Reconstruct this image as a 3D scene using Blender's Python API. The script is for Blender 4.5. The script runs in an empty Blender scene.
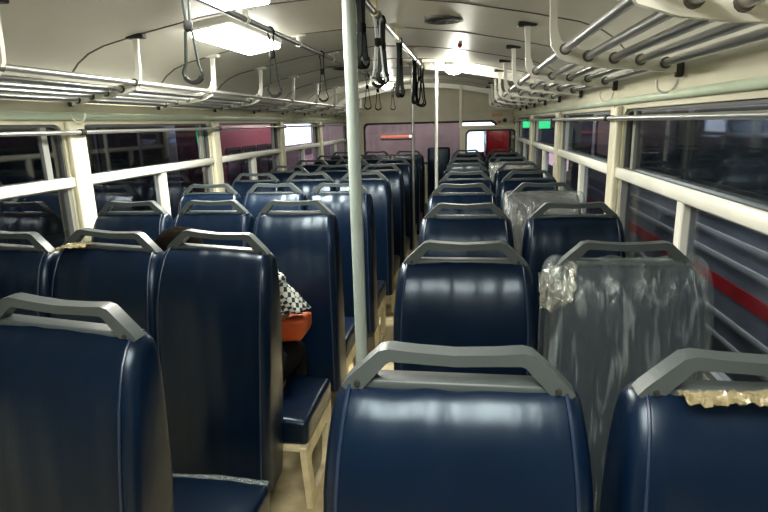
import bpy, bmesh, math, random
from mathutils import Vector, Matrix, noise
random.seed(7)
D = bpy.data
S = bpy.context.scene
COL = S.collection
PI = math.pi

# ------------------------------------------------------------------ materials
def mat(name, col, rough=.5, metal=0.0, bump=0.0, bscale=60, vary=0.0, vscale=6, coat=0.0, spec=.5, stretch=None):
    m = D.materials.new(name); m.use_nodes = True
    nt = m.node_tree; n = nt.nodes; b = n['Principled BSDF']
    b.inputs['Base Color'].default_value = (*col, 1)
    b.inputs['Roughness'].default_value = rough
    b.inputs['Metallic'].default_value = metal
    b.inputs['Specular IOR Level'].default_value = spec
    b.inputs['Coat Weight'].default_value = coat
    b.inputs['Coat Roughness'].default_value = .2
    tc = n.new('ShaderNodeTexCoord')
    if vary:
        tx = n.new('ShaderNodeTexNoise'); tx.inputs['Scale'].default_value = vscale; tx.inputs['Detail'].default_value = 4
        nt.links.new(tc.outputs['Object'], tx.inputs['Vector'])
        r = n.new('ShaderNodeValToRGB')
        r.color_ramp.elements[0].position = .3; r.color_ramp.elements[1].position = .7
        r.color_ramp.elements[0].color = (*[max(0, c*(1-vary)) for c in col], 1)
        r.color_ramp.elements[1].color = (*[min(1, c*(1+vary)) for c in col], 1)
        nt.links.new(tx.outputs['Fac'], r.inputs['Fac']); nt.links.new(r.outputs['Color'], b.inputs['Base Color'])
    if bump:
        tx = n.new('ShaderNodeTexNoise'); tx.inputs['Scale'].default_value = bscale; tx.inputs['Detail'].default_value = 3
        src = tc.outputs['Object']
        if stretch:
            mp = n.new('ShaderNodeMapping'); mp.inputs['Scale'].default_value = stretch
            nt.links.new(src, mp.inputs['Vector']); src = mp.outputs['Vector']
        nt.links.new(src, tx.inputs['Vector'])
        bp = n.new('ShaderNodeBump'); bp.inputs['Strength'].default_value = bump; bp.inputs['Distance'].default_value = .004
        nt.links.new(tx.outputs['Fac'], bp.inputs['Height']); nt.links.new(bp.outputs['Normal'], b.inputs['Normal'])
    return m

def emit(name, col, s):
    m = D.materials.new(name); m.use_nodes = True
    b = m.node_tree.nodes['Principled BSDF']
    b.inputs['Base Color'].default_value = (*col, 1)
    b.inputs['Emission Color'].default_value = (*col, 1); b.inputs['Emission Strength'].default_value = s
    return m

def glass(name, tint=(.75, .8, .82), refl=.10):
    m = D.materials.new(name); m.use_nodes = True
    nt = m.node_tree; n = nt.nodes; n.clear()
    o = n.new('ShaderNodeOutputMaterial'); mx = n.new('ShaderNodeMixShader')
    t = n.new('ShaderNodeBsdfTransparent'); t.inputs['Color'].default_value = (*tint, 1)
    g = n.new('ShaderNodeBsdfGlossy'); g.inputs['Roughness'].default_value = .03
    lw = n.new('ShaderNodeLayerWeight'); lw.inputs['Blend'].default_value = .35
    ma = n.new('ShaderNodeMath'); ma.operation = 'MULTIPLY_ADD'; ma.inputs[1].default_value = .14; ma.inputs[2].default_value = refl*.3
    nt.links.new(lw.outputs['Fresnel'], ma.inputs[0]); nt.links.new(ma.outputs[0], mx.inputs['Fac'])
    nt.links.new(t.outputs[0], mx.inputs[1]); nt.links.new(g.outputs[0], mx.inputs[2]); nt.links.new(mx.outputs[0], o.inputs['Surface'])
    return m

def film(name, col=(.75, .76, .7), milky=.22, shine=.22):
    """thin crinkled plastic film: mostly see-through, milky along its folds, shiny"""
    m = D.materials.new(name); m.use_nodes = True
    nt = m.node_tree; n = nt.nodes; n.clear()
    o = n.new('ShaderNodeOutputMaterial')
    t = n.new('ShaderNodeBsdfTransparent'); t.inputs['Color'].default_value = (.93, .95, .93, 1)
    g = n.new('ShaderNodeBsdfGlossy'); g.inputs['Roughness'].default_value = .22
    d = n.new('ShaderNodeBsdfDiffuse'); d.inputs['Color'].default_value = (*col, 1)
    tc = n.new('ShaderNodeTexCoord'); mp = n.new('ShaderNodeMapping'); mp.inputs['Scale'].default_value = (38, 38, 3.6)
    mp.inputs['Rotation'].default_value = (0, .25, 0)
    nz = n.new('ShaderNodeTexNoise'); nz.inputs['Scale'].default_value = 1; nz.inputs['Detail'].default_value = 5; nz.inputs['Distortion'].default_value = .8
    nt.links.new(tc.outputs['Object'], mp.inputs['Vector']); nt.links.new(mp.outputs['Vector'], nz.inputs['Vector'])
    r = n.new('ShaderNodeValToRGB'); r.color_ramp.elements[0].position = .54; r.color_ramp.elements[1].position = .76
    r.color_ramp.elements[0].color = (milky, milky, milky, 1); r.color_ramp.elements[1].color = (min(1, milky+.34),)*3+(1,)
    nt.links.new(nz.outputs['Fac'], r.inputs['Fac'])
    bp = n.new('ShaderNodeBump'); bp.inputs['Strength'].default_value = .9; bp.inputs['Distance'].default_value = .012
    nt.links.new(nz.outputs['Fac'], bp.inputs['Height'])
    nt.links.new(bp.outputs['Normal'], g.inputs['Normal']); nt.links.new(bp.outputs['Normal'], d.inputs['Normal'])
    m1 = n.new('ShaderNodeMixShader'); m2 = n.new('ShaderNodeMixShader')
    nt.links.new(r.outputs['Color'], m1.inputs['Fac']); nt.links.new(t.outputs[0], m1.inputs[1]); nt.links.new(d.outputs[0], m1.inputs[2])
    m2.inputs['Fac'].default_value = shine
    nt.links.new(m1.outputs[0], m2.inputs[1]); nt.links.new(g.outputs[0], m2.inputs[2]); nt.links.new(m2.outputs[0], o.inputs['Surface'])
    return m

VINYL = mat('navy_vinyl', (.0010, .0050, .0150), rough=.31, bump=.5, bscale=7, coat=0, spec=.32, stretch=(2.2, 1, .8), vary=.15)
VINYL.node_tree.nodes['Principled BSDF'].inputs['Specular Tint'].default_value = (.72, .88, 1, 1)
PIPING = mat('navy_piping', (.006, .015, .038), rough=.4)
HANDLE = mat('grey_handle_plastic', (.040, .050, .051), rough=.45, spec=.35, bump=.06, bscale=250, vary=.08)
CREAMF = mat('cream_frame_paint', (.62, .55, .36), rough=.5, vary=.2, vscale=14, bump=.05)
CREAM = mat('cream_paint', (.60, .575, .43), rough=.4, vary=.07, vscale=5)
RAILC = mat('pale_cream_rail', (.74, .74, .66), rough=.38, vary=.06)
CEIL = mat('ceiling_panel', (.60, .585, .50), rough=.42, vary=.05, vscale=2)
SEAM = mat('dark_seam', (.09, .085, .07), rough=.6)
GREEN = mat('pale_green_conduit', (.50, .60, .44), rough=.3, vary=.08)
FLOORM = mat('beige_floor', (.47, .40, .24), rough=.55, vary=.25, vscale=10, bump=.1)
CHROME = mat('steel_tube', (.50, .51, .50), rough=.30, metal=.85)
RAILM = mat('dull_steel_rail', (.16, .165, .165), rough=.3, metal=.7)
COLLAR = mat('dark_collar', (.10, .09, .075), rough=.5, metal=.3)
POLEM = mat('painted_pole', (.33, .39, .36), rough=.3, vary=.04)
ALU = mat('aluminium_sash', (.34, .35, .33), rough=.42, metal=.5, vary=.08)
DARKALU = mat('dark_sash', (.10, .105, .10), rough=.45, metal=.3)
BLACK = mat('black_plastic', (.012, .013, .013), rough=.45)
RUBBER = mat('black_rubber', (.015, .016, .016), rough=.6)
STRAPM = mat('dark_green_strap', (.004, .006, .005), rough=.85, spec=.12)
GRIP = mat('black_grip', (.004, .004, .004), rough=.85, spec=.15)
STRAPW = mat('grey_strap', (.30, .33, .32), rough=.8, spec=.2)
GLASS = glass('window_glass')
GLASSD = glass('dusty_lower_glass', (.62, .66, .72), .16)
FILM = film('clear_plastic_film', (.50, .60, .62), .08, .035)
FILMO = film('yellowed_plastic_film', (.34, .28, .15), .45, .10)
LAMP = emit('lit_diffuser', (1, .98, .90), 14)
LAMPD = emit('lit_dome', (1, .98, .88), 22)
LAMPH = mat('lamp_housing', (.8, .8, .75), rough=.4)
RED = mat('red_bus_paint', (.55, .016, .02), rough=.35, vary=.1)
ORANGE = mat('orange_leather', (.33, .050, .005), rough=.65, vary=.15, vscale=20)
SKIN = mat('brown_skin', (.30, .16, .09), rough=.5, vary=.08, vscale=20)
HAIR = mat('dark_brown_hair', (.0020, .0013, .0009), rough=.95, spec=.02, bump=.5, bscale=30, stretch=(1, 1, 5))
TROUS = mat('black_trousers', (.004, .004, .005), rough=.85, spec=.1)
EYE = mat('eye', (.5, .48, .45), rough=.2)
ORSIGN = emit('orange_sign', (1, .26, .14), .36)
GRSIGN = emit('green_sign', (.05, 1, .35), .8)
BLSIGN = emit('blue_sign', (.12, .35, 1), 1.6)
PKSIGN = emit('pink_lit_shop', (.9, .55, .62), 1.1)
WHSIGN = emit('white_lit_shop', (.85, .85, 1), 2.6)
ASPH = mat('asphalt', (.05, .05, .052), rough=.85, vary=.2)
FACADE = mat('mauve_render', (.43, .315, .32), rough=.8, vary=.25, vscale=1.2)
WHITEP = mat('white_bus_paint', (.62, .63, .60), rough=.4, vary=.1)
GREYP = mat('grey_bus_paint', (.20, .21, .23), rough=.4, vary=.2)
DKGL = mat('dark_bus_glass', (.012, .016, .022), rough=.1, coat=.3)

CHECK = D.materials.new('black_white_check'); CHECK.use_nodes = True
_nt = CHECK.node_tree; _b = _nt.nodes['Principled BSDF']; _b.inputs['Roughness'].default_value = .85
_c = _nt.nodes.new('ShaderNodeTexChecker'); _c.inputs['Scale'].default_value = 50
_c.inputs['Color1'].default_value = (.62, .66, .62, 1); _c.inputs['Color2'].default_value = (.02, .025, .025, 1)
_tc = _nt.nodes.new('ShaderNodeTexCoord'); _mp = _nt.nodes.new('ShaderNodeMapping'); _mp.inputs['Rotation'].default_value = (.5, .35, .3)
_nt.links.new(_tc.outputs['Object'], _mp.inputs['Vector']); _nt.links.new(_mp.outputs['Vector'], _c.inputs['Vector'])
_nt.links.new(_c.outputs['Color'], _b.inputs['Base Color'])

# ------------------------------------------------------------------ helpers
def obj(name, bm, m, parent=None, smooth=False, loc=None):
    me = D.meshes.new(name)
    bmesh.ops.recalc_face_normals(bm, faces=bm.faces[:])
    bm.to_mesh(me); bm.free()
    me.materials.append(m)
    if smooth:
        for p in me.polygons: p.use_smooth = True
        try: me.set_sharp_from_angle(angle=math.radians(50))
        except Exception: pass
    o = D.objects.new(name, me); COL.objects.link(o)
    if parent: o.parent = parent
    if loc: o.location = loc
    return o

def tag(o, label, cat, group=None):
    o['label'] = label; o['category'] = cat
    if group: o['group'] = group
    return o

def thing(name, label, cat, loc=(0, 0, 0), rotz=0, group=None):
    o = D.objects.new(name, None); COL.objects.link(o)
    o.location = loc; o.rotation_euler = (0, 0, rotz); o.empty_display_size = .1
    return tag(o, label, cat, group)

def struct(o): o['kind'] = 'structure'; return o

def dup(root, loc, label, rotz=0):
    r = root.copy(); COL.objects.link(r); r.location = loc; r.rotation_euler = (0, 0, rotz); r['label'] = label
    for ch in list(root.children):
        c = ch.copy(); COL.objects.link(c); c.parent = r
        for g in list(ch.children):
            d = g.copy(); COL.objects.link(d); d.parent = c
    return r

def box(bm, x0, x1, y0, y1, z0, z1, bev=0.0, seg=2):
    r = bmesh.ops.create_cube(bm, size=1)
    vs = r['verts']
    for v in vs:
        v.co = Vector((x0+(v.co.x+.5)*(x1-x0), y0+(v.co.y+.5)*(y1-y0), z0+(v.co.z+.5)*(z1-z0)))
    if bev:
        es = list({e for v in vs for e in v.link_edges})
        bmesh.ops.bevel(bm, geom=es, offset=bev, segments=seg, profile=.5, affect='EDGES', clamp_overlap=True)

def boxo(name, x0, x1, y0, y1, z0, z1, m, parent=None, bev=0.0, seg=2):
    bm = bmesh.new(); box(bm, x0, x1, y0, y1, z0, z1, bev, seg); return obj(name, bm, m, parent, smooth=bev > 0)

def tube(bm, pts, r, n=10, closed=False, cap=True):
    pts = [Vector(p) for p in pts]; rings = []; N = len(pts)
    prev = None
    for i, p in enumerate(pts):
        if closed: t = (pts[(i+1) % N]-pts[i-1]).normalized()
        else: t = (pts[min(i+1, N-1)]-pts[max(i-1, 0)]).normalized()
        if prev is None:
            a = Vector((0, 0, 1)) if abs(t.z) < .9 else Vector((1, 0, 0))
            u = t.cross(a).normalized()
        else:
            u = (prev-t*prev.dot(t)).normalized()
        prev = u; w = t.cross(u)
        rr = r[i] if isinstance(r, (list, tuple)) else r
        rings.append([bm.verts.new(p+u*math.cos(2*PI*k/n)*rr+w*math.sin(2*PI*k/n)*rr) for k in range(n)])
    for i in range(N if closed else N-1):
        a, b = rings[i], rings[(i+1) % N]
        for k in range(n): bm.faces.new((a[k], a[(k+1) % n], b[(k+1) % n], b[k]))
    if cap and not closed:
        bm.faces.new(rings[0]); bm.faces.new(rings[-1])

def axmap(axis, w):
    if axis == 'x': return lambda u, v, d: Vector((w+d, u, v))
    if axis == 'y': return lambda u, v, d: Vector((u, w+d, v))
    return lambda u, v, d: Vector((u, v, w+d))

def rrect(u0, u1, v0, v1, r, n=5):
    out = []
    rs = r if isinstance(r, (list, tuple)) else (r, r, r, r)   # br, tr, tl, bl
    for (cu, cv, a0, rr) in ((u1, v0, -90, rs[0]), (u1, v1, 0, rs[1]), (u0, v1, 90, rs[2]), (u0, v0, 180, rs[3])):
        su = -1 if cu == u1 else 1; sv = 1 if cv == v0 else -1
        for k in range(n+1):
            a = math.radians(a0+90*k/n)
            out.append((cu+su*rr+rr*math.cos(a), cv+sv*rr+rr*math.sin(a)))
    return out

def ringplate(bm, outer, inner, axis, w, t):
    f = axmap(axis, w); n = len(outer)
    A = [[bm.verts.new(f(u, v, d)) for (u, v) in lp] for d in (0, t) for lp in (outer, inner)]
    for k in range(n):
        j = (k+1) % n
        for p, q in ((A[0], A[1]), (A[2], A[3]), (A[0], A[2]), (A[1], A[3])):
            bm.faces.new((p[k], p[j], q[j], q[k]))

def prism(bm, poly, axis, w, t):
    f = axmap(axis, w); n = len(poly)
    a = [bm.verts.new(f(u, v, 0)) for u, v in poly]; b = [bm.verts.new(f(u, v, t)) for u, v in poly]
    bm.faces.new(a); bm.faces.new(b)
    for k in range(n): bm.faces.new((a[k], a[(k+1) % n], b[(k+1) % n], b[k]))

def ribbon(bm, path, width, axis, w, t):
    """band of in-plane width along a 2-D path, extruded by t"""
    f = axmap(axis, w); N = len(path); L = []; R = []
    for i in range(N):
        p = Vector(path[i]); ww = (width[i] if isinstance(width, (list, tuple)) else width)/2
        d1 = (Vector(path[i])-Vector(path[i-1])).normalized() if i else None
        d2 = (Vector(path[i+1])-Vector(path[i])).normalized() if i < N-1 else None
        d = d1 if d2 is None else d2 if d1 is None else (d1+d2).normalized()
        k = 1 if (d1 is None or d2 is None) else 1/max(.5, d.dot(d1))
        nn = Vector((-d.y, d.x))*ww*k
        L.append(p+nn); R.append(p-nn)
    rings = [[bm.verts.new(f(q.x, q.y, dd)) for q, dd in ((L[i], 0), (R[i], 0), (R[i], t), (L[i], t))] for i in range(N)]
    for i in range(N-1):
        a, b = rings[i], rings[i+1]
        for k in range(4): bm.faces.new((a[k], a[(k+1) % 4], b[(k+1) % 4], b[k]))
    bm.faces.new(rings[0]); bm.faces.new(rings[-1])

# ------------------------------------------------------------------ camera
cam = D.cameras.new('camera'); co = D.objects.new('camera', cam); COL.objects.link(co)
F, PIT, YAW, ROLL = 552.4, math.radians(13.452), math.radians(8.815), math.radians(-1.511)
fw = Vector((-math.sin(YAW)*math.cos(PIT), math.cos(YAW)*math.cos(PIT), -math.sin(PIT)))
rt = Vector((math.cos(YAW), math.sin(YAW), 0)); upv = rt.cross(fw)
r2 = rt*math.cos(ROLL)+upv*math.sin(ROLL); u2 = -rt*math.sin(ROLL)+upv*math.cos(ROLL)
M = Matrix((r2, u2, -fw)).transposed().to_4x4(); M.translation = (0, 0, 1.42)
co.matrix_world = M
cam.sensor_width = 36; cam.lens = 36*F/768; cam.clip_start = .02
S.camera = co

# ------------------------------------------------------------------ bus shell
XL, XR, Y0, Y1 = -1.85, .65, -4.2, 8.6
XC = (XL+XR)/2
struct(boxo('floor', XL-.05, XR+.05, Y0-.05, Y1+.05, -.06, 0, FLOORM))
half = [(1.25, 1.56), (1.24, 1.62), (1.215, 1.675), (1.17, 1.725), (1.11, 1.765), (1.03, 1.795), (.85, 1.835), (.56, 1.89), (.28, 1.925)]
prof = [(XC-a, z) for a, z in half]+[(XC, 1.94)]+[(XC+a, z) for a, z in reversed(half)]
def ceil_z(x):
    for (x0, z0), (x1, z1) in zip(prof, prof[1:]):
        if x0 <= x <= x1: return z0+(z1-z0)*(x-x0)/(x1-x0)
    return 1.56
bm = bmesh.new()
n = len(prof)
outp = [(x+(x-XC)*.04, z+.05) for x, z in prof]
rows = []
for y in (Y0-.05, Y1+.05):
    rows.append(([bm.verts.new((x, y, z)) for x, z in prof], [bm.verts.new((x, y, z)) for x, z in outp]))
for k in range(n-1):
    for s in (0, 1): bm.faces.new((rows[0][s][k], rows[0][s][k+1], rows[1][s][k+1], rows[1][s][k]))
    for e in (0, 1): bm.faces.new((rows[e][0][k], rows[e][0][k+1], rows[e][1][k+1], rows[e][1][k]))
for k in (0, n-1): bm.faces.new((rows[0][0][k], rows[1][0][k], rows[1][1][k], rows[0][1][k]))
struct(obj('ceiling', bm, CEIL, smooth=True))

PL = [-4.2, -.55, .93, 2.43, 3.92, 5.42, 6.92, 8.6]
PR = [-4.2, -.55, 1.02, 2.60, 4.22, 5.95, 7.75, 8.6]
tn = [0]
def trim(o):
    return struct(o)
wn = 0
for side, X, ps, sg in (('left', XL, PL, -1), ('right', XR, PR, 1)):
    bm = bmesh.new()
    t = .05*sg
    holes = []
    for i, (a, b) in enumerate(zip(ps, ps[1:])):
        up_o = rrect(a, b, 1.19, 1.565, .0005); lo_o = rrect(a, b, 0, 1.19, .0005)
        if b < -.5:
            prism(bm, [(a, 0), (b, 0), (b, 1.565), (a, 1.565)], 'x', X, t); continue
        hu = (a+.065, b-.065, 1.205, 1.455); hl = (a+.065, b-.065, .72, 1.172)
        ringplate(bm, up_o, rrect(*hu, (.004, .05, .05, .004)), 'x', X, t)
        ringplate(bm, lo_o, rrect(*hl, .01), 'x', X, t)
        holes.append((hu, hl))
    struct(obj('wall_'+side, bm, CREAM))
    for hu, hl in holes:
        wn += 1
        bm = bmesh.new()
        ringplate(bm, rrect(*hu, (.004, .05, .05, .004)), rrect(hu[0]+.012, hu[1]-.012, hu[2]+.006, hu[3]-.012, (.004, .042, .042, .004)), 'x', X+.012*sg, .03*sg)
        w = struct(obj('window_%d' % wn, bm, DARKALU))
        pane = boxo('pane', X+.026*sg, X+.029*sg, hu[0]+.01, hu[1]-.01, hu[2]+.004, hu[3]-.008, GLASS, w)
        bm = bmesh.new(); ym = hu[0]+.07 if side == 'left' else hu[1]-.10
        box(bm, X+.016*sg, X+.034*sg, hu[1]-.12, hu[1]-.085, hu[2], hu[3]-.002)
        if side == 'right':
            box(bm, X+.016*sg, X+.034*sg, hu[0]+.05, hu[0]+.075, hu[2], hu[3]-.002)
        obj('sash_upright', bm, ALU, w)
        bm = bmesh.new()
        ym = (hl[0]+hl[1])/2
        ringplate(bm, rrect(*hl, .01), rrect(hl[0]+.02, hl[1]-.02, hl[2]+.02, hl[3]-.014, .006), 'x', X+.006*sg, .036*sg)
        obj('lower_frame', bm, ALU, w)
        bm = bmesh.new(); box(bm, X-.004*sg, X+.04*sg, ym-.025, ym+.025, hl[2], hl[3], .004, 1)
        obj('mullion', bm, RAILC, w)
        boxo('pane', X+.020*sg, X+.023*sg, hl[0]+.015, ym, hl[2]+.01, hl[3]-.01, GLASSD, w)
        boxo('pane', X+.030*sg, X+.033*sg, ym, hl[1]-.015, hl[2]+.01, hl[3]-.01, GLASSD, w)
    # mid rail, pillars, conduit
    tn[0] += 1
    x0, x1 = sorted((X, X-.016*sg))
    bm = bmesh.new()
    for a, b in zip(ps[1:], ps[2:]): box(bm, x0, x1, a+.05, b-.05, 1.166, 1.212, .005, 1)
    trim(obj('trim_%d' % tn[0], bm, RAILC, smooth=True))
    for p in ps[2:-1]:
        tn[0] += 1
        bm = bmesh.new()
        xa, xb = sorted((X, X-.028*sg))
        box(bm, xa, xb, p-.055, p+.055, .0, 1.468, .008, 2)
        for zz in (.95, 1.0, 1.25, 1.3, 1.46):   # screw heads
            box(bm, X-.031*sg if sg > 0 else X, X if sg > 0 else X-.031*sg, p-.02, p-.014, zz, zz+.006)
        trim(obj('trim_%d' % tn[0], bm, CREAM, smooth=True))
    tn[0] += 1
    bm = bmesh.new()
    x0, x1 = sorted((X, X-.022*sg))
    box(bm, x0, x1, Y0, Y1, 1.474, 1.510 if side == 'left' else 1.500, .008, 2)
    trim(obj('trim_%d' % tn[0], bm, GREEN, smooth=True))
    # wall ledge under the windows
    tn[0] += 1
    x0, x1 = sorted((X, X-.03*sg))
    trim(boxo('trim_%d' % tn[0], x0, x1, Y0, Y1, .66, .70, RAILC, None, .006))

# seams across the ceiling
sy = 2.43-.765*4
while sy < 8.4:
    tn[0] += 1
    bm = bmesh.new()
    ra = [[bm.verts.new((x, sy+d, z-h)) for x, z in prof[2:-2]] for d, h in ((-.006, -.001), (-.006, .003), (.006, .003), (.006, -.001))]
    for k in range(len(prof)-5):
        for q in range(4): bm.faces.new((ra[q][k], ra[q][k+1], ra[(q+1) % 4][k+1], ra[(q+1) % 4][k]))
    trim(obj('trim_%d' % tn[0], bm, SEAM))
    sy += .765
# arch beams
for by, xa in ((5.05, -.385), (7.75, -9)):
    tn[0] += 1
    pp = [(x, z) for x, z in prof[1:-1] if x > xa]
    if xa > -5: pp = [(xa, ceil_z(xa))]+pp
    bm = bmesh.new()
    poly = [(x, z+.003) for x, z in pp]+[(x+(XC-x)*.03, z-.055) for x, z in reversed(pp)]
    f = [[bm.verts.new((x, y, z)) for x, z in poly] for y in (by, by+.05)]
    m_ = len(pp)
    for s in (0, 1):
        for k in range(m_-1): bm.faces.new((f[s][k], f[s][k+1], f[s][2*m_-2-k], f[s][2*m_-1-k]))
    for k in range(2*m_): bm.faces.new((f[0][k], f[0][(k+1) % (2*m_)], f[1][(k+1) % (2*m_)], f[1][k]))
    trim(obj('trim_%d' % tn[0], bm, RAILC))

# rear wall behind the camera, front wall with windscreen
bm = bmesh.new(); box(bm, XL-.05, XR+.05, Y0-.05, Y0, 0, 1.6); box(bm, XL+.15, XR-.15, Y0-.05, Y0, 1.6, 1.9)
struct(obj('wall_rear', bm, CREAM))
bm = bmesh.new()
WS = (-1.60, .625, .80, 1.435)
def step(lp, d):
    lp = list(lp); lp[6:12] = [(.625-d, 1.27), (.61-d, 1.305-d*.7), (.47-d, 1.318-d), (.425-d, 1.345-d), (.405-d, 1.40-d), (.35-d, 1.435-d*1.2)]
    return lp
ringplate(bm, rrect(XL, XR, 0, 1.565, .0005), step(rrect(*WS, .07), 0), 'y', Y1, .05)
top = [(x, z+.02) for x, z in prof]
prism(bm, [(XL, 1.56)]+top[1:-1]+[(XR, 1.56)], 'y', Y1, .05)
struct(obj('wall_front', bm, CREAM))
bm = bmesh.new()
ringplate(bm, step(rrect(*WS, .07), 0), step(rrect(WS[0]+.02, WS[1]-.02, WS[2]+.03, WS[3]-.03, .06), .025), 'y', Y1-.012, .06)
wn += 1
w = struct(obj('window_%d' % wn, bm, RUBBER, smooth=True))
bm = bmesh.new(); prism(bm, step(rrect(WS[0]+.01, WS[1]-.01, WS[2]+.01, WS[3]-.01, .06), .01), 'y', Y1+.018, .004); obj('pane', bm, GLASS, w)

# driver's partition
PY = 7.75
t = thing('driver_partition', 'cream partition with black-edged rounded window behind the driver, far right', 'partition', (.27, PY, 0))
bm = bmesh.new()
ringplate(bm, rrect(-.115-.27, .645-.27, 0, 1.362, (.0005, .01, .02, .0005)), rrect(-.04-.27, .635-.27, .80, 1.312, .07), 'y', 0, .03)
box(bm, -.12-.27, .645-.27, -.012, .04, 1.335, 1.366, .004, 1)
obj('panel', bm, CREAM, t)
bm = bmesh.new()
ringplate(bm, rrect(-.04-.27, .635-.27, .80, 1.312, .07), rrect(-.018-.27, .613-.27, .822, 1.288, .055), 'y', -.008, .04)
obj('gasket', bm, RUBBER, t)
boxo('pane', -.03-.27, .625-.27, .012, .016, .81, 1.302, GLASS, t)
bm = bmesh.new(); box(bm, -.125-.27, -.085-.27, -.01, .03, 1.362, ceil_z(-.1)+.005, .004, 1)
obj('post', bm, CREAM, t)
# small things on the front header
tag(boxo('reflector', .425, .475, Y1-.014, Y1, 1.385, 1.425, mat('orange_red_lens', (.75, .10, .03), rough=.3), None, .004), 'small orange-red lamp on the front header, right of the windscreen', 'lamp')
bm = bmesh.new(); bmesh.ops.create_cone(bm, cap_ends=True, segments=24, radius1=.032, radius2=.026, depth=.02, matrix=Matrix.Translation((.53, Y1-.010, 1.425))@Matrix.Rotation(PI/2, 4, 'X'))
tag(obj('round_vent', bm, BLACK, smooth=True), 'round black vent on the front header in the far right corner', 'vent')
tag(boxo('sticker', .34, .50, Y1-.002, Y1, 1.485, 1.535, mat('faded_orange_sticker', (.62, .36, .18), rough=.5), None), 'faded orange sticker on the cream header above the windscreen', 'sticker')

# ------------------------------------------------------------------ seats
def backrest_bm(seed, grow=0.0, zmin=.2, amp=.0055, flare=0.0, nx=22):
    pr = [(-.108, .21), (-.108, .30), (-.105, .40), (-.102, .50), (-.099, .60), (-.096, .70), (-.093, .77), (-.089, .83), (-.083, .88),
          (-.074, .925), (-.063, .962), (-.049, .993), (-.032, 1.017), (-.013, 1.032), (.010, 1.038), (.032, 1.034), (.048, 1.018), (.056, .99), (.060, .94),
          (.064, .84), (.070, .72), (.072, .6), (.072, .5), (.072, .4), (.070, .30), (.064, .21)]
    pr = [p for p in pr if p[1] >= zmin]
    nP = len(pr)
    nrm = []
    for i in range(nP):
        a = Vector(pr[max(i-1, 0)]); b = Vector(pr[min(i+1, nP-1)]); d = (b-a).normalized()
        nrm.append(Vector((d.y, -d.x)) * -1)
    bm = bmesh.new()
    st = []
    rr = .032
    for k in range(6):
        a = (PI/2)*k/5; st.append((-1, rr*(1-math.sin(a)), rr*(1-math.cos(a))))
    # st: side, distance from side, inset
    xs = [(-1, rr*(1-math.cos(PI/2*k/5)), rr*(1-math.sin(PI/2*k/5))) for k in range(6)]
    stations = [('L', dx, ins) for _, dx, ins in xs]
    inner = [(i+1)/(nx+1) for i in range(nx)]
    cols = []
    def hw(z):
        w = .199 if z < .85 else .199-.014*((z-.85)/.19)**1.5
        return w+grow+flare*max(0, (z-.8)/.24)
    def place(i, x, ins):
        y, z = pr[i]; v = Vector((y, z))+nrm[i]*(grow-ins)
        q = noise.noise(Vector((x*7+seed*9, v.y*5, seed+3.1 if i < nP/2 else seed+17)))
        q2 = noise.noise(Vector((x*26+seed*5, v.y*(4 if grow == 0 else 9), seed*2.7+1)))
        v = v+nrm[i]*(amp*q+amp*.55*q2)
        return bm.verts.new((x, v.x, v.y))
    for (_, dx, ins) in stations:
        cols.append([place(i, -hw(pr[i][1])+dx, ins) for i in range(nP)])
    for f_ in inner:
        cols.append([place(i, (2*f_-1)*(hw(pr[i][1])-rr), 0) for i in range(nP)])
    for (_, dx, ins) in reversed(stations):
        cols.append([place(i, hw(pr[i][1])-dx, ins) for i in range(nP)])
    for a, b in zip(cols, cols[1:]):
        for i in range(nP-1): bm.faces.new((a[i], a[i+1], b[i+1], b[i]))
    # sides: fill between front and back of the first and last columns
    for c in (cols[0], cols[-1]):
        i, j = 0, nP-1
        while j-i > 1:
            if j-i == 2: bm.faces.new((c[i], c[i+1], c[j])); break
            bm.faces.new((c[i], c[i+1], c[j-1], c[j])); i += 1; j -= 1
    if grow == 0:
        for a, b in zip(cols, cols[1:]): bm.faces.new((a[0], b[0], b[-1], a[-1]))
    return bm, pr

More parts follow.
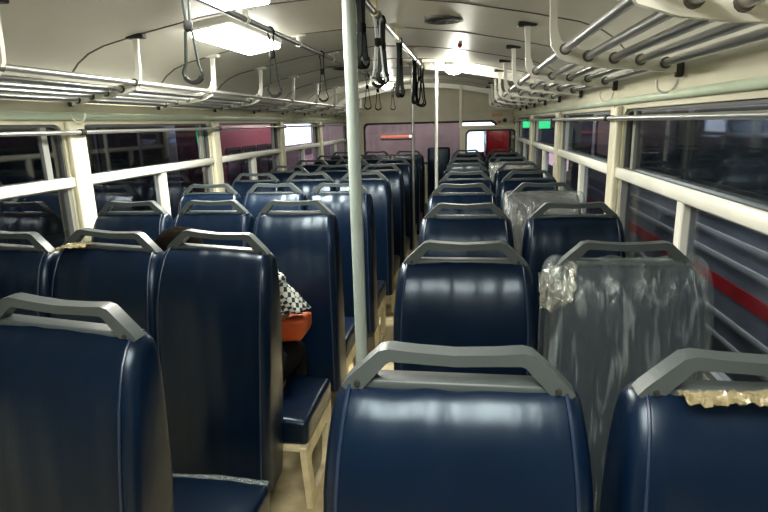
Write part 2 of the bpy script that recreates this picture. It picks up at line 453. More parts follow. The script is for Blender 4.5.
def make_seat(seed):
    t = thing('passenger_seat', 'seat', 'seat', group='navy vinyl bus seats')
    bm, pr = backrest_bm(seed)
    back = obj('backrest', bm, VINYL, t, smooth=True)
    bm = bmesh.new()
    for s in (-1, 1):
        pts = []
        for y, z in pr[:18]:
            w = .199 if z < .85 else .199-.014*((z-.85)/.19)**1.5
            pts.append((s*(w-.026), y-.0015 if z < .95 else y, z+(.0015 if z > .95 else 0)))
        tube(bm, pts, .0028, 6)
    obj('piping', bm, PIPING, back, smooth=True)
    # cushion
    bm = bmesh.new(); box(bm, -.196, .196, .065, .435, .285, .385, .022, 4)
    bmesh.ops.subdivide_edges(bm, edges=[e for e in bm.edges if e.calc_length() > .2], cuts=6, use_grid_fill=True)
    for v in bm.verts:
        if v.co.z > .36: v.co.z += .010*max(0, 1-(v.co.x/.18)**2)+.004*noise.noise(v.co*14+Vector((seed, 0, 0)))
    obj('cushion', bm, VINYL, t, smooth=True)
    # grab handle
    bm = bmesh.new()
    path = [(-.163, 1.024), (-.152, 1.036), (-.108, 1.081), (-.097, 1.0845), (-.06, 1.082), (0, 1.079), (.06, 1.082), (.097, 1.0845), (.108, 1.081), (.152, 1.036), (.163, 1.024)]
    wid = [.026, .028, .022, .020, .018, .018, .018, .020, .022, .028, .026]
    ribbon(bm, path, wid, 'y', -.014, .034)
    es = [e for e in bm.edges if len(e.link_faces) == 2 and e.calc_face_angle(0) > .9]
    bmesh.ops.bevel(bm, geom=es, offset=.004, segments=2, profile=.5, affect='EDGES', clamp_overlap=True)
    h = obj('grab_handle', bm, HANDLE, t, smooth=True)
    bm = bmesh.new(); box(bm, -.158, .158, -.010, .030, 1.026, 1.0425, .004, 2)
    obj('top_cap', bm, HANDLE, h, smooth=True)
    for s in (-1, 1):
        bm = bmesh.new(); bmesh.ops.create_cone(bm, cap_ends=True, segments=10, radius1=.005, radius2=.004, depth=.004,
                              matrix=Matrix.Translation((s*.148, -.016, 1.038))@Matrix.Rotation(PI/2, 4, 'X'))
        obj('screw', bm, BLACK, h)
    # steel frame and legs
    for a in (.08, .37): boxo('seat_rail', -.19, .19, a, a+.035, .25, .287, CREAMF, t, .004, 1)
    for s in (-1, 1):
        bm = bmesh.new()
        outer = rrect(.05, .43, 0, .286, .004); inner = rrect(.10, .37, .05, .225, .03)
        k = lambda u, v: (u+(.05 if u < .24 else -.05)*(1-v/.286)*.9, v)
        ringplate(bm, [k(*p) for p in outer], [k(*p) for p in inner], 'x', s*.178-.012, .024)
        obj('leg', bm, CREAMF, t)
    return t

protos = [make_seat(s) for s in (1.3, 4.7, 8.2)]
ordn = ['nearest', 'second', 'third', 'fourth', 'fifth', 'sixth', 'seventh', 'eighth', 'ninth']
yR = [.77+.757*i for i in range(9)]
yL = [.945, 1.66]+[.916+.744*i for i in range(2, 9)]
spec = {}
special = {
    ('L', 0, 0): 'navy vinyl bus seat nearest the camera, left of the aisle, grey handle on top',
    ('L', 1, 0): 'navy vinyl aisle seat left of the aisle with a dark-haired passenger in it',
    ('L', 1, 1): 'navy vinyl middle seat left of the dark-haired passenger, cream film scrap on its corner',
    ('L', 1, 2): 'navy vinyl window seat cut by the left picture edge, just under the first window pillar',
    ('R', 0, 0): 'navy vinyl seat nearest the camera, right of the aisle, broad shine along its top',
    ('R', 0, 1): 'navy vinyl seat cut by the lower right picture corner, yellowed plastic at its handle',
    ('R', 1, 1): 'navy vinyl window seat under a crinkled clear plastic cover, second row on the right',
    ('R', 3, 1): 'navy vinyl window seat under a milky plastic cover, fourth row on the right',
}
used = [0]
PX = {}
def put(side, i, c, x, y):
    k = ('L' if side == 'left' else 'R', i, c)
    pos = {'left': ['aisle', 'middle', 'window'], 'right': ['aisle', 'window']}[side][c]
    lab = special.get(k) or 'navy vinyl %s seat with grey handle, %s row from the camera, %s block' % (pos, ordn[i], side)
    p = protos[used[0] % 3]
    if used[0] < 3: p.location = (x, y, 0); p['label'] = lab; o = p
    else: o = dup(p, (x, y, 0), lab)
    used[0] += 1
    PX[k] = (x, y)
    return o
dl = [-.01, -.0, -.018, .02, .025, .03, .03, .03, .03]
dr = [.0, .008, .008, -.015, 0, 0, 0, 0, 0]
askew = []
for i in range(9):
    for c in range(3):
        if i == 0 and c > 0: continue
        o = put('left', i, c, -.76-.402*c+dl[i]+(.012*c if i == 1 else 0), yL[i]+(.012 if c == 1 else 0))
        if i < 2: askew.append((o, i))
    for c in range(2): put('right', i, c, -.016+(.402+(.030 if i < 4 else .015))*c+dr[i], yR[i]+(.01 if c else 0))
for o, i in askew:                                 # loose backs of the two near left rows sit askew on their frames
    a = math.radians((4.5, 3.5)[i]); d = (-.042, -.045)[i]
    for ch in o.children:
        if ch.name.startswith(('backrest', 'grab_handle')):
            ch.rotation_euler = (0, a, 0); ch.location = (d-1.04*math.sin(a), 0, 1.04*(1-math.cos(a)))
# single seat ahead of the aisle
fs = thing('folding_seat', 'narrow dark seat without a handle at the far end of the aisle, below the windscreen', 'seat', (-.40, 7.72, 0))
bm = bmesh.new(); box(bm, -.155, .155, -.05, .05, .42, 1.09, .03, 3)
obj('backrest', bm, VINYL, fs, smooth=True)
bm = bmesh.new(); box(bm, -.16, .16, .03, .38, .36, .45, .025, 3); obj('cushion', bm, VINYL, fs, smooth=True)
for s in (-1, 1):
    bm = bmesh.new(); box(bm, s*.13-.015, s*.13+.015, .0, .34, 0, .37, .004, 1); obj('leg', bm, CREAMF, fs)

# ------------------------------------------------------------------ plastic on the seats
def cover(x, y, seed, label, zmin, m, group):
    bm, _ = backrest_bm(seed, grow=.013, zmin=zmin, amp=.009, flare=.012, nx=34)
    for v in bm.verts:
        k = max(0, abs(v.co.x)-.18)
        v.co.y += .02*noise.noise(Vector((v.co.x*16, v.co.z*22, seed)))*k*12
        v.co.z += .010*noise.noise(Vector((v.co.x*20, v.co.y*20, seed+5)))*(1 if v.co.z > .9 else .3)
    o = obj('plastic_cover', bm, m, smooth=True, loc=(x, y, 0))
    return tag(o, label, 'plastic cover', group)
g = 'clear plastic covers left on seats'
x, y = PX[('R', 1, 1)]
c1 = cover(x, y, 3.3, 'crinkled clear plastic cover over the window seat beside the right lower window, second row', .24, FILM, g)
x, y = PX[('R', 3, 1)]
cover(x, y, 6.1, 'milky plastic cover on the right window seat in the fourth row', .30, film('milky_plastic_film', (.52, .54, .50), .14, .06), g)
x, y = PX[('R', 6, 1)]
cover(x, y, 9.4, 'pale plastic cover on the right window seat in the seventh row, near the partition', .5, film('pale_plastic_film', (.55, .58, .54), .20, .10), g)
# bunched film at the covered seat's left shoulder
def crumple(name, pts, w, m, label, seed, amp=.012, nseg=40, rise=.012):
    bm = bmesh.new(); P = [Vector(p) for p in pts]; rows = []
    for i in range(nseg+1):
        f = i/nseg*(len(P)-1); a = min(int(f), len(P)-2); p = P[a].lerp(P[a+1], f-a)
        r = []
        for k in range(7):
            q = (k/6-.5)
            d = Vector((noise.noise(Vector((i*.55, k*.9, seed))), noise.noise(Vector((i*.6, k*.8, seed+9))), noise.noise(Vector((i*.5, k*.7, seed+20)))))
            r.append(bm.verts.new(p+Vector((0, q*w, rise*(1-4*q*q)+amp*.5))+d*amp))
        rows.append(r)
    for a, b in zip(rows, rows[1:]):
        for k in range(6): bm.faces.new((a[k], a[k+1], b[k+1], b[k]))
    o = obj(name, bm, m, smooth=False)
    md = o.modifiers.new('thick', 'SOLIDIFY'); md.thickness = .002
    return tag(o, label, 'plastic scrap')
x, y = PX[('R', 0, 1)]
crumple('plastic_scrap', [(x-.12, y-.03, 1.036), (x+.0, y-.03, 1.043), (x+.18, y-.03, 1.038)], .036, FILMO, 'crumpled yellowed plastic strip below the handle of the lower right seat', 2.2, .008, 50, .006)
x, y = PX[('L', 1, 1)]
crumple('plastic_scrap', [(x-.235, y-.03, 1.02), (x-.18, y-.03, 1.045), (x-.10, y-.03, 1.046)], .07, FILMO, 'cream plastic scrap between two seat handles, below the left pillar', 5.2, .008, 24, .006)
# bunched ear on the covered seat
x, y = PX[('R', 1, 1)]
bm = bmesh.new(); rows = []
for i in range(15):
    f = i/14
    r = []
    for k in range(15):
        h = k/14
        wv = .022*noise.noise(Vector((f*4, h*3, 4.4)))+.010*noise.noise(Vector((f*9, h*5, 9)))
        px = x-.235+f*.10*(1-.15*h)+.008*noise.noise(Vector((h*6, f*3, 2)))
        pz = 1.052-.03*(1-f)**1.5-h*(.11-.05*abs(f-.5))+.01*noise.noise(Vector((f*8, h*4, 7)))
        r.append(bm.verts.new((px, y-.065-.045*math.sin(h*PI*.5)+wv, pz)))
    rows.append(r)
for a, b in zip(rows, rows[1:]):
    for k in range(14): bm.faces.new((a[k], a[k+1], b[k+1], b[k]))
ear = obj('bunched_corner', bm, film('bunched_film', (.55, .56, .44), .16, .12), c1, smooth=False)
ear.location = (-c1.location.x, -c1.location.y, 0)
# film strip along the front edge of the nearest left cushion
x, y = PX[('L', 0, 0)]
crumple('plastic_strip', [(x-.19, y+.43, .383), (x+.02, y+.435, .388), (x+.19, y+.43, .384)], .02, FILM, 'thin clear plastic strip along the cushion edge at the bottom left', 1.2, .004, 40, .003)

# ------------------------------------------------------------------ luggage racks
def rack(side):
    sg = -1 if side == 'left' else 1
    hx = .866 if side == 'left' else .850
    X = lambda a: XC+sg*a            # a = distance from the middle of the bus
    t = thing('luggage_rack', 'cream overhead luggage rack with five steel rods above the %s windows' % side, 'rack', (X(1.2), 0, 0), group='overhead luggage racks')
    rods = [(.893, 1.630), (.963, 1.607), (1.04, 1.598), (1.117, 1.590), (1.19, 1.578)]
    ys = [1.66+.765*i for i in range(9)] if side == 'left' else [1.05, 1.88]+[2.65+.77*i for i in range(7)]
    if side == 'left': ys = [.93, .15]+ys
    else: ys = [.25]+ys
    off = -t.location.x
    if side == 'left': rods = [(a, z-.014*(a-.893)/.3) for a, z in rods]
    for a, z in rods:
        bm = bmesh.new(); tube(bm, [(X(a)+off, -.6, z), (X(a)+off, 7.72 if side == 'right' else 8.2, z)], .0122, 12)
        obj('rod', bm, CHROME, t, smooth=True)
    for yb in ys:
        path = [(X(hx)+off, ceil_z(X(hx))-.004), (X(hx+.004)+off, 1.76), (X(hx+.007)+off, 1.69), (X(hx+.015)+off, 1.650), (X(hx+.038)+off, 1.622), (X(.95)+off, 1.603), (X(1.03)+off, 1.592), (X(1.12)+off, 1.582), (X(1.235)+off, 1.566-(.014 if side == 'left' else 0))]
        bm = bmesh.new()
        ribbon(bm, path, [.026, .020, .022, .032, .042, .046, .046, .042, .034], 'y', yb-.008, .016)
        es = [e for e in bm.edges if len(e.link_faces) == 2 and e.calc_face_angle(0) > 1.2]
        bmesh.ops.bevel(bm, geom=es, offset=.003, segments=1, affect='EDGES')
        b = obj('bracket', bm, RAILC, t, smooth=True)
        zc = ceil_z(X(hx))
        bm = bmesh.new(); box(bm, X(hx)+off-.042, X(hx)+off+.042, yb-.018, yb+.018, zc-.016, zc+.004, .004, 1)
        obj('ceiling_foot', bm, BLACK if side == 'right' or yb < 3 else RAILC, b)
        bm = bmesh.new(); xx = sorted((X(1.222)+off, X(1.243)+off)); box(bm, xx[0], xx[1], yb-.012, yb+.012, 1.535, 1.60, .004, 1)
        obj('wall_block', bm, BLACK, b)
        for a, z in rods:
            bm = bmesh.new(); tube(bm, [(X(a)+off, yb-.013, z), (X(a)+off, yb+.013, z)], .0175, 12)
            obj('collar', bm, COLLAR, b, smooth=True)
    return t
rack('left'); rack('right')

# coat hooks on the conduit
def hook(x, y, sg, label):
    bm = bmesh.new()
    pts = [(sg*.002, 0, .006)]+[(-sg*(.026-.024*math.cos(a)), .0, -.012-.024*math.sin(a)) for a in [PI*k/9 for k in range(10)]]+[(-sg*.05, 0, .006)]
    pts = [(p[0], p[1]+(.018*(i-5)/6), p[2]) for i, p in enumerate(pts)]
    tube(bm, pts, .004, 8)
    o = obj('coat_hook', bm, RAILC, smooth=True, loc=(x, y, 1.500 if x < 0 else 1.530)); return tag(o, label, 'hook', 'coat hooks')
hook(XL+.022, 2.42, -1, 'small cream hook below the left rack, above the first pillar')
hook(XR-.0035, 1.95, 1, 'small cream hook below the right rack, nearest of the two on that side')
hook(XR-.0035, 2.75, 1, 'small cream hook below the right rack, further ahead of the other')

# window guard rails
for side, X, ps, sg in (('left', XL, PL, -1), ('right', XR, PR, 1)):
    xx = X-sg*.050
    t = thing('guard_rail', 'thin steel guard rail running along the %s side windows' % side, 'rail', (xx, 0, 1.418))
    bm = bmesh.new(); tube(bm, [(0, -.5, 0), (0, 8.5, 0)], .0095, 12); obj('tube', bm, CHROME, t, smooth=True)
    for p in ps[1:-1]:
        bm = bmesh.new(); tube(bm, [(0, p-.014, 0), (0, p+.014, 0)], .015, 12)
        a, b = sorted((0, sg*.024)); box(bm, a, b, p-.012, p+.012, -.012, .012)
        obj('clamp', bm, BLACK, t, smooth=True)

# ------------------------------------------------------------------ ceiling grab rails, straps, poles
RX = {'left': -.95, 'right': -.39}
for side, y1 in (('left', 8.3), ('right', 5.03)):
    t = thing('ceiling_rail', 'dark steel handrail under the ceiling, %s' % ('left of the near pole' if side == 'left' else 'running from above the near pole to the white beam'), 'rail', (RX[side], 0, 1.87))
    bm = bmesh.new(); tube(bm, [(0, -.6, 0), (0, y1, 0)], .013, 12); obj('tube', bm, RAILM, t, smooth=True)
    for yb in [.3, 1.6, 2.43, 3.2, 4.0, 4.75, 5.5, 6.3, 7.1]:
        if yb > y1: continue
        z = ceil_z(RX[side])-1.87
        bm = bmesh.new(); box(bm, -.012, .012, yb-.006, yb+.006, 0, z, .002, 1); tube(bm, [(0, yb-.012, 0), (0, yb+.012, 0)], .018, 10)
        box(bm, -.045, .045, yb-.012, yb+.012, z-.008, z+.003, .002, 1)
        obj('bracket', bm, RAILC if side == 'left' else CREAMF, t, smooth=True)

def strap(x, y, z0, label, w=.042, m=STRAPM, th=.006, yaw=0.0):
    """webbing hung over the rail, ending in an open teardrop loop"""
    h = 1.87-z0
    t = thing('grab_strap', label, 'strap', (x, y, 1.87), yaw, 'grab straps on the ceiling rails')
    bm = bmesh.new(); ribbon(bm, [(-.017, 0), (-.010, .014), (0, .0185), (.010, .014), (.017, 0), (.010, -.03), (.006, -.11)], .006, 'y', -.011, .022)
    ribbon(bm, [(-.017, 0), (-.010, -.03), (-.006, -.11)], .006, 'y', -.011, .022)
    obj('webbing', bm, m, t)
    bm = bmesh.new(); zs = -h+.038
    lp = [(0, -.10), (.012, -.13), (.021, (zs-.12)/2-.04), (.031, zs-.004)]
    arc = [(.033*math.cos(a), zs-.034*math.sin(a)) for a in [PI*k/10 for k in range(11)]]
    loop = lp+arc+[(-u, v) for u, v in reversed(lp[1:-1])]+[(0, -.10)]
    ribbon(bm, loop, th, 'y', -.011, .022)
    obj('loop', bm, m, t, smooth=True)
    bm = bmesh.new(); box(bm, -.014, .014, -.014, .014, -.125, -.09, .004, 1); obj('buckle', bm, GRIP, t, smooth=True)
    bm = bmesh.new()
    ribbon(bm, [(.031*math.cos(a), zs-.033*math.sin(a)) for a in [PI*(.15+.7*k/8) for k in range(9)]], .013, 'y', -.013, .026)
    obj('grip', bm, GRIP, t, smooth=True)
    return t
for k, (y, z) in enumerate(((1.90, 1.572), (2.74, 1.562), (3.70, 1.571), (5.37, 1.555), (6.0, 1.56), (7.19, 1.585))):
    strap(RX['left'], y, z, 'dark loop strap on the left ceiling rail, %s' % ['nearest one, hanging before the lit lamp', 'second one, right below the lit lamp', 'third one, just left of the near pole',
          'first one right of the near pole', 'middle one of the small three', 'furthest one, by the header above the windscreen'][k], yaw=.25)
for k, (y, z, ya, m) in enumerate(((2.12, 1.62, 1.2, STRAPM), (2.50, 1.575, .2, STRAPW), (2.62, 1.60, 1.0, STRAPM), (3.28, 1.565, 1.15, STRAPM), (4.20, 1.555, 1.2, STRAPM), (4.6, 1.55, .2, STRAPM), (4.85, 1.55, .5, STRAPM))):
    strap(RX['right'], y, z, '%s strap on the right ceiling rail, %s' % ('grey' if m is STRAPW else 'dark', ['nearest one, right beside the near pole', 'pale loop among dark ones', 'just behind the pale loop',
          'fourth one, edge on', 'hanging just before the far pair', 'first of the pair by the lit beam', 'last one, next to the far thin pole'][k]), yaw=ya, m=m)

def pole(x, y, r, z1, label, m):
    t = thing('grab_pole', label, 'pole', (x, y, 0), group='grab poles in the aisle')
    bm = bmesh.new(); tube(bm, [(0, 0, 0), (0, 0, z1)], r, 20); obj('tube', bm, m, t, smooth=True)
    for z, n in ((.012, 'floor_flange'), (z1-.010, 'ceiling_flange')):
        bm = bmesh.new(); tube(bm, [(0, 0, z-.012), (0, 0, z+.010)], r*2, 20); obj(n, bm, m, t, smooth=True)
pole(-.395, 1.93, .0225, ceil_z(-.395), 'thick pale grey pole in the middle foreground, running floor to ceiling', POLEM)
pole(-.28, 5.0, .0145, ceil_z(-.28), 'thin white pole further along the aisle, right of the dark straps', mat('white_pole', (.72, .74, .70), rough=.3))
pole(-.508, 5.2, .012, ceil_z(-.508), 'thin steel pole far along the aisle, in front of the windscreen', CHROME)

# ------------------------------------------------------------------ lamps, vents
def tube_light(x, y, label, power, turn=0):
    z = ceil_z(x)
    ang = math.atan2(ceil_z(x+.1)-ceil_z(x-.1), .2)
    t = thing('ceiling_light', label, 'lamp', (x, y, z-.002), 0, 'ceiling lights'); t.rotation_euler = (0, -ang, turn)
    bm = bmesh.new(); box(bm, -.11, .11, -.36, .36, -.03, .012, .006, 1); obj('housing', bm, LAMPH, t)
    bm = bmesh.new(); box(bm, -.10, .10, -.345, .345, -.055, -.028, .012, 3); obj('diffuser', bm, LAMP, t, smooth=True)
    l = D.lights.new('tube', 'AREA'); l.shape = 'RECTANGLE'; l.size = .19; l.size_y = .68; l.energy = power; l.color = (1, .97, .86)
    lo = D.objects.new('tube_lamp', l); COL.objects.link(lo); lo.parent = t; lo.location = (0, 0, -.062)
def dome_light(x, y, label, power):
    z = ceil_z(x)
    t = thing('ceiling_light', label, 'lamp', (x, y, z), 0, 'ceiling lights')
    bm = bmesh.new(); tube(bm, [(0, 0, .01), (0, 0, -.018)], .085, 24); obj('housing', bm, LAMPH, t, smooth=True)
    bm = bmesh.new(); bmesh.ops.create_uvsphere(bm, u_segments=24, v_segments=12, radius=.075)
    for v in bm.verts: v.co.z = v.co.z*.62-.045
    obj('diffuser', bm, LAMPD, t, smooth=True)
    l = D.lights.new('bulb', 'POINT'); l.energy = power; l.color = (1, .97, .84); l.shadow_soft_size = .06
    lo = D.objects.new('bulb_lamp', l); COL.objects.link(lo); lo.parent = t; lo.location = (0, 0, -.115)
tube_light(-1.16, 2.85, 'glaring tube light on the left of the ceiling, beyond the nearest strap', 34)
tube_light(-.86, 1.86, 'tube light at the top picture edge, right of the nearest strap', 12)
tube_light(-.30, .12, 'tube light over the camera, left one of two', 6.5)
tube_light(.06, .12, 'tube light over the camera, right one of two', 6.5)
dome_light(-.125, 4.93, 'bright round lamp before the white ceiling beam, right of the far poles', 9)
dome_light(-.98, 6.9, 'bright round lamp far along the ceiling on the left, behind straps', 8)
def vent(x, y, r, label):
    z = ceil_z(x); bm = bmesh.new()
    tube(bm, [(0, 0, .01), (0, 0, -.012)], r, 28)
    t = thing('ceiling_vent', label, 'vent', (x, y, z), group='round ceiling vents')
    obj('rim', bm, DARKALU, t, smooth=True)
    bm = bmesh.new()
    for q in range(5):
        rr = r*(.2+.15*q)
        tube(bm, [(rr*math.cos(a), rr*math.sin(a), -.013) for a in [2*PI*k/24 for k in range(24)]], .003, 6, closed=True)
    obj('grille', bm, BLACK, t, smooth=True)
vent(-.118, 2.83, .095, 'round black vent in the ceiling right of centre')
vent(-1.08, 4.9, .085, 'round black vent in the ceiling behind the left straps')
bm = bmesh.new(); bmesh.ops.create_uvsphere(bm, u_segments=12, v_segments=8, radius=.014)
tag(obj('indicator_light', bm, mat('red_lens', (.55, .03, .03), rough=.3), smooth=True, loc=(-.06, 3.72, ceil_z(-.06)-.006)), 'tiny red indicator on the ceiling between the vent and the far lamp', 'light')
t = thing('ceiling_clip', 'small dark metal clip on the ceiling, upper left', 'clip', (-1.20, 1.62, ceil_z(-1.20)))
bm = bmesh.new(); box(bm, -.03, .03, -.008, .008, -.008, .004, .002, 1); obj('plate', bm, ALU, t)
bm = bmesh.new(); tube(bm, [(0.012*math.cos(a), 0, -.012+.012*math.sin(a)) for a in [2*PI*k/12 for k in range(12)]], .004, 6, closed=True); obj('ring', bm, BLACK, t)

# ------------------------------------------------------------------ passenger
def skinned(name, verts, edges, m, parent, roots, sub=2):
    me = D.meshes.new(name); me.from_pydata([v[:3] for v in verts], edges, [])
    me.materials.append(m)
    o = D.objects.new(name, me); COL.objects.link(o)
    if parent: o.parent = parent
    md = o.modifiers.new('skin', 'SKIN'); md.use_smooth_shade = True
    sv = me.skin_vertices[0].data
    for i, v in enumerate(verts):
        r = v[3]; sv[i].radius = (r, r) if not isinstance(r, tuple) else r
        sv[i].use_root = i in roots
    s = o.modifiers.new('sub', 'SUBSURF'); s.levels = sub; s.render_levels = sub
    return o
per = thing('person', 'seated dark-haired passenger in a black and white checked shirt, leaning between two left seats', 'person', (-.84, 1.86, .385))
O = Vector((-.80, 1.86, .385))
def W(x, y, z, r): return (x-O.x, y-O.y, z-O.z, r)
V = [W(-.82, 1.86, .50, .105), W(-.86, 1.85, .62, .10), W(-.90, 1.84, .76, .11), W(-.95, 1.84, .855, .06), W(-.985, 1.85, .905, .045), W(-1.005, 1.865, .955, .062), W(-1.012, 1.868, .985, .062),
     W(-.78, 1.87, .855, .054), W(-.735, 1.98, .76, .042), W(-.70, 2.06, .675, .036), W(-.75, 2.14, .655, .030), W(-.80, 2.19, .66, .024),   # right arm (7-11)
     W(-1.05, 1.86, .80, .050), W(-1.08, 1.94, .68, .042), W(-1.05, 2.05, .60, .035), W(-.97, 2.12, .585, .030), W(-.90, 2.16, .585, .024),  # left arm (12-16)
     W(-.75, 1.93, .47, .075), W(-.73, 2.15, .465, .068), W(-.73, 2.235, .445, .055), W(-.73, 2.22, .26, .048), W(-.73, 2.20, .07, .035), W(-.73, 2.28, .035, .032),   # right leg 17-22
     W(-.90, 1.93, .47, .075), W(-.92, 2.15, .465, .068), W(-.92, 2.235, .445, .055), W(-.92, 2.22, .26, .048), W(-.92, 2.20, .07, .035), W(-.92, 2.28, .035, .032),
     W(-.985, 1.935, .965, .012)]
E_ = [(0, 1), (1, 2), (2, 3), (3, 4), (4, 5), (5, 6), (2, 7), (7, 8), (8, 9), (9, 10), (10, 11), (2, 12), (12, 13), (13, 14), (14, 15), (15, 16),
      (0, 17), (17, 18), (18, 19), (19, 20), (20, 21), (21, 22), (0, 23), (23, 24), (24, 25), (25, 26), (26, 27), (27, 28), (5, 29)]
roots = {0}
# fingers as their own short chains rooted inside the palms
def fingers(px, py, pz, sx):
    for k, L in enumerate((.030, .036, .034, .026)):
        b = len(V); yy = py-.004; xx = px; zz = pz+.016-.011*k
        V.extend([W(xx, yy, zz, .008), W(xx+sx*.030, yy+.012, zz, .0078), W(xx+sx*(.030+L*.6), yy+.004, zz-.003, .007), W(xx+sx*(.030+L*.9), yy-.012, zz-.005, .006)])
        E_.extend([(b, b+1), (b+1, b+2), (b+2, b+3)]); roots.add(b)
    b = len(V)
    V.extend([W(px, py-.006, pz+.01, .009), W(px-sx*.002, py-.006, pz+.034, .0085), W(px+sx*.016, py-.010, pz+.050, .007)])
    E_.extend([(b, b+1), (b+1, b+2)]); roots.add(b)
fingers(-.80, 2.19, .66, -1); fingers(-.90, 2.16, .585, 1)
skinned('body', V, E_, SKIN, per, roots)
def sub_ids(ids, grow):
    ids = list(ids); mp = {a: i for i, a in enumerate(ids)}
    return [(*V[a][:3], V[a][3]+grow) for a in ids], [(mp[a], mp[b]) for a, b in E_ if a in mp and b in mp]
vs, es = sub_ids([0, 1, 2, 3, 7, 8, 12, 13], .014)
vs[3] = (*vs[3][:3], .062)
vs[4] = (*vs[4][:3], .058); vs[5] = (*vs[5][:3], .058)
skinned('shirt', vs, es, CHECK, per, {0})
# flared, gathered right sleeve with a knot at the shoulder
bm = bmesh.new(); rings = []
p0, p1 = Vector((-.725, 1.96, .892))-O, Vector((-.672, 2.06, .700))-O
uu = Vector((1, 0, 0)); vv = Vector((0, 1, 0))
for i in range(13):
    f = i/12; rad = .026+.052*f**.9+(.012 if 1 < i < 4 else 0)
    rings.append([bm.verts.new(p0.lerp(p1, f)+(uu*math.cos(a)+vv*math.sin(a))*rad*(1+.10*f*math.sin(a*7+1)+.10*noise.noise(Vector((math.cos(a)*2, math.sin(a)*2, f*4))))) for a in [2*PI*k/36 for k in range(36)]])
for a, b in zip(rings, rings[1:]):
    for k in range(36): bm.faces.new((a[k], a[(k+1) % 36], b[(k+1) % 36], b[k]))
bm.faces.new(rings[0])
slv = obj('sleeve', bm, CHECK, per, smooth=True); md = slv.modifiers.new('thick', 'SOLIDIFY'); md.thickness = .003
bm = bmesh.new(); bmesh.ops.create_icosphere(bm, subdivisions=3, radius=.022)
for v in bm.verts: v.co = v.co*(1+.3*noise.noise(v.co*60))+p0+Vector((.022, .02, -.02))
obj('knot', bm, CHECK, slv, smooth=True)
vs, es = sub_ids([0, 17, 18, 19, 20, 21, 23, 24, 25, 26, 27], .012)
skinned('trousers', vs, es, TROUS, per, {0})
for nm, ids in (('shoe', (21, 22)), ('shoe', (27, 28))):
    vs, es = sub_ids(ids, .012); skinned(nm, vs, es, BLACK, per, {0})
# hair: cap over the crown and the back of the head, falling to the nape
bm = bmesh.new(); bmesh.ops.create_uvsphere(bm, u_segments=28, v_segments=18, radius=1)
hc = Vector((-1.016, 1.860, .978))-O
dead = []
for v in bm.verts:
    d = v.co.normalized()
    if d.y > .45 and d.z < .45: dead.append(v); continue
    r = Vector((.090, .104, .095)); k = 1+.05*noise.noise(d*6)
    v.co = hc+Vector((d.x*r.x, d.y*r.y, d.z*r.z if d.z > 0 else d.z*.13))*k
bmesh.ops.delete(bm, geom=dead, context='VERTS')
hr = obj('hair', bm, HAIR, per, smooth=True); md = hr.modifiers.new('thick', 'SOLIDIFY'); md.thickness = .012
for s in (-1, 1):
    bm = bmesh.new(); bmesh.ops.create_uvsphere(bm, u_segments=12, v_segments=8, radius=.011, matrix=Matrix.Translation(Vector((-1.010+s*.028, 1.925, .99))-O)); obj('eye', bm, EYE, per, smooth=True)
bm = bmesh.new(); bmesh.ops.create_uvsphere(bm, u_segments=12, v_segments=6, radius=1)
for v in bm.verts: v.co = Vector((v.co.x*.02, v.co.y*.008, v.co.z*.006))+Vector((-.998, 1.928, .938))-O
obj('mouth', bm, mat('lip', (.25, .09, .07)), per, smooth=True)
# orange bag on the lap
bag = thing('handbag', 'orange handbag on the lap of the passenger in the checked shirt', 'bag', (-.735, 2.11, .548))
bm = bmesh.new(); box(bm, -.085, .085, -.055, .055, .0, .098, .02, 3)
bmesh.ops.subdivide_edges(bm, edges=[e for e in bm.edges if e.calc_length() > .05], cuts=3, use_grid_fill=True)
for v in bm.verts:
    v.co += Vector((noise.noise(v.co*18), noise.noise(v.co*18+Vector((5, 0, 0))), .6*noise.noise(v.co*20)))*.009
    v.co.x *= 1-.25*max(0, .05-v.co.z)/.05; v.co.z += .10*v.co.x
obj('pouch', bm, ORANGE, bag, smooth=True)
bm = bmesh.new(); tube(bm, [(-.05, 0, .11), (-.045, 0, .16), (0, 0, .175), (.045, 0, .16), (.05, 0, .11)], .006, 8); obj('bag_handle', bm, ORANGE, bag, smooth=True)

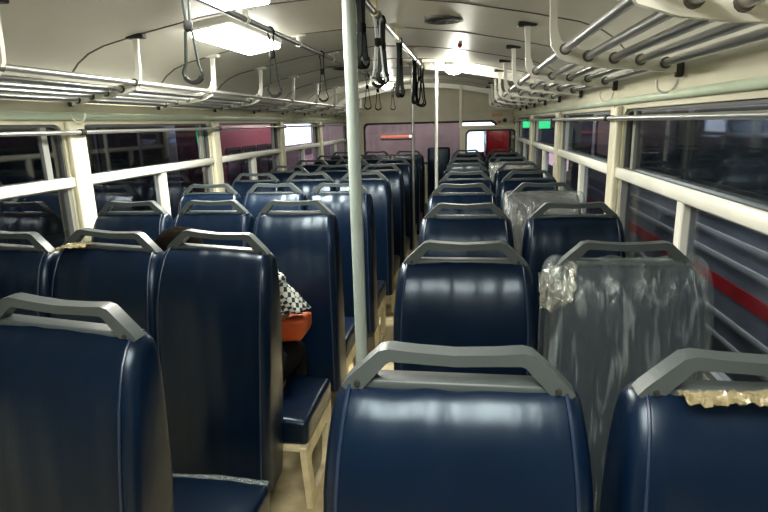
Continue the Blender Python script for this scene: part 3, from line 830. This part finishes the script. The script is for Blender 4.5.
# ------------------------------------------------------------------ outside, at night
G = -.95
bm = bmesh.new(); box(bm, -40, 40, -30, 60, G-.1, G); struct(obj('ground', bm, ASPH))
def bus(label, name, loc, length, height, width, cols, nwin, sidex, stripe=None, cat='bus'):
    """parked bus lying along y; sidex=+1/-1: which way its visible side looks"""
    t = thing(name, label, cat, loc)
    w2, l2 = width/2, length/2
    bm = bmesh.new(); box(bm, -w2, w2, -l2, l2, .35, height, .12, 3); obj('body', bm, cols[0], t, smooth=True)
    for zz in ((1.10, 1.23, 1.555, 1.675, 1.79) if stripe else (.55, .70, .86, 1.0)):
        bm = bmesh.new(); box(bm, sidex*w2-.02, sidex*w2+.02, -l2+.15, l2-.15, zz, zz+.04, .003, 1)
        obj('side_moulding', bm, cols[1], t, smooth=True)
    if stripe:
        boxo('side_panel', sidex*w2-.01, sidex*w2+.01, -l2+.14, l2-.14, .5, 1.93, GREYP, t, .004)
        boxo('red_stripe', sidex*w2-.014, sidex*w2+.014, -l2+.145, l2-.145, stripe[0], stripe[1], RED, t)
    wl = (length-.6)/nwin
    lo = .665 if stripe else .52
    for k in range(nwin):
        a = -l2+.3+wl*k
        bm = bmesh.new(); ringplate(bm, rrect(a+.03, a+wl-.03, height*lo, height*.83, .06), rrect(a+.08, a+wl-.08, height*lo+.05, height*.83-.05, .04), 'x', sidex*w2-.012, .03)
        f = obj('window', bm, RUBBER, t)
        boxo('pane', sidex*w2-.004, sidex*w2+.004, a+.05, a+wl-.05, height*lo+.02, height*.83-.02, DKGL, f)
    for yy in (-l2*.6, l2*.62):
        for s in (-1, 1):
            bm = bmesh.new(); tube(bm, [(s*(w2-.24), yy, .42), (s*(w2-.02), yy, .42)], .42, 24); obj('wheel', bm, RUBBER, t, smooth=True)
    return t
bus('grey and white bus with a red stripe parked close outside the right windows', 'bus', (2.70, 2.6, G), 9.0, 2.9, 2.5, (mat('shaded_body_grey', (.03, .034, .04), rough=.4), mat('dull_white_moulding', (.45, .44, .42), rough=.5)), 6, -1, (1.39, 1.47))  # body colour darkened to stand for the unlit upper side
bus('red bus beyond the windscreen, seen through the window in the driver partition', 'bus', (1.83, 32.4, G), 5.0, 2.12, 1.8, (RED, RED), 4, -1)
bus('dull red and grey bus outside the left windows', 'bus', (-5.35, 10.5, G), 3.5, 2.45, 2.5, (mat('dusty_pink_paint', (.50, .12, .16), rough=.4), GREYP), 4, 1)
bus('dark blue bus in the gloom outside the nearest left windows', 'bus', (-4.6, 2.2, G), 8.0, 2.9, 2.5, (mat('dark_blue_paint', (.05, .07, .14), rough=.4, vary=.2), GREYP), 6, 1)
# buildings
b = thing('building', 'mauve building across the road ahead, behind the windscreen', 'building', (-2.2, 19, G))
boxo('wall', -3.2, 1.95, 0, 5, 0, 5.2, FACADE, b)
for k in range(2):
    bm = bmesh.new(); ringplate(bm, rrect(-2.4+2.2*k, -1.0+2.2*k, 2.9, 3.9, .02), rrect(-2.32+2.2*k, -1.08+2.2*k, 2.98, 3.82, .01), 'y', -.05, .07)
    f = obj('window', bm, GREYP, b); boxo('pane', -2.35+2.2*k, -1.05+2.2*k, -.02, -.01, 2.95, 3.85, DKGL, f)
sg_ = thing('sign_board', 'long orange lit sign strip on the mauve building ahead', 'sign', (-2.40, 18.9, .99))
boxo('lit_panel', -.52, .52, -.03, .0, -.035, .045, ORSIGN, sg_, .01); boxo('bright_end', .44, .56, -.045, -.03, -.03, .04, WHSIGN, sg_, .01); boxo('backing', -.56, .6, 0, .04, -.07, .08, FACADE, sg_)
b = thing('lit_shop', 'brightly lit white shop front ahead, behind the driver partition window', 'shop', (.3, 36, G))
boxo('lit_wall', -1.2, 2.2, 0, .2, .5, 3.4, WHSIGN, b); boxo('lintel', -1.3, 2.3, -.1, .25, 3.4, 3.8, GREYP, b); boxo('plinth', -1.3, 2.3, -.1, .25, 0, .5, GREYP, b)
b = thing('lit_shop', 'glaring white lit shop front outside the far left windows', 'shop', (-6.2, 20.6, G))
boxo('lit_wall', 0, .2, -2.4, 1.2, 1.75, 2.9, WHSIGN, b); boxo('lintel', -.1, .3, -2.6, 1.4, 2.9, 3.3, GREYP, b); boxo('plinth', -.1, .3, -2.6, 1.4, 0, 1.75, FACADE, b)
b = thing('lit_shop', 'dim pink lit shop front low beyond the far right windows', 'shop', (3.75, 25, G))
boxo('lit_wall', 0, .2, -1.9, 2.2, .35, 1.05, PKSIGN, b); boxo('lintel', -.05, .3, -2.0, 2.3, 1.05, 1.25, GREYP, b); boxo('plinth', -.05, .3, -2.0, 2.3, 0, .35, GREYP, b)
def sign(x, y, z, w, h, m, label):
    t = thing('lit_sign', label, 'sign', (x, y, z))
    boxo('lit_face', -w/2, w/2, -.02, 0, -h/2, h/2, m, t, .01); boxo('casing', -w/2-.03, w/2+.03, 0, .08, -h/2-.03, h/2+.03, GREYP, t)
sign(3.25, 32, 1.24, .6, .45, GRSIGN, 'green lit sign outside the last right window, far off')
sign(3.32, 25.9, 1.22, .5, .36, GRSIGN, 'green lit sign outside the second last right window')
sign(4.0, 14.0, 1.3, .16, .42, BLSIGN, 'small blue lit sign outside the right windows')
sign(-4.0, 8.0, 1.36, .07, .32, GRSIGN, 'thin green lit sign outside the second left window')
t = thing('street_lamp', 'white street lamp head outside the right windows', 'lamp', (5.2, 14.5, G))
bm = bmesh.new(); tube(bm, [(0, 0, 0), (0, 0, 2.7)], .05, 12); obj('post', bm, GREYP, t, smooth=True)
boxo('lamp_head', -.12, .12, -.1, .1, 2.62, 2.78, WHSIGN, t, .02)

def plight(name, loc, e, col, r=.2):
    l = D.lights.new(name, 'POINT'); l.energy = e; l.color = col; l.shadow_soft_size = r
    o = D.objects.new(name, l); COL.objects.link(o); o.location = loc
plight('fill_light_front', (-2.5, 14.5, 3.2), 440, (1, .84, .82))  # added fill that brightens the mauve facade, no lamp fitting here
plight('fill_light_right', (1.05, 3.2, 2.4), 85, (1, .98, .92))  # unseen fill added between the buses to bring out the side bands
plight('fill_light_red_bus', (1.4, 27.6, 2.0), 110, (1, .92, .85))  # invisible source added so the red bus shows through the partition pane
plight('fill_light_left', (-2.9, 10.4, 2.4), 55, (1, .85, .85))  # extra fill put in for the pink bus, not an actual lamp
plight('fill_light_left_near', (-2.6, 2.6, 3.1), 40, (.8, .88, 1))  # cool fill added to lift the dark blue bus out of black

wd = D.worlds.new('night'); S.world = wd; wd.use_nodes = True
wd.node_tree.nodes['Background'].inputs['Color'].default_value = (.010, .013, .022, 1)
wd.node_tree.nodes['Background'].inputs['Strength'].default_value = 1

S.view_settings.view_transform = 'Standard'; S.view_settings.look = 'None'
S.view_settings.gamma = 1; S.view_settings.use_curve_mapping = False
S.view_settings.exposure = 0.9
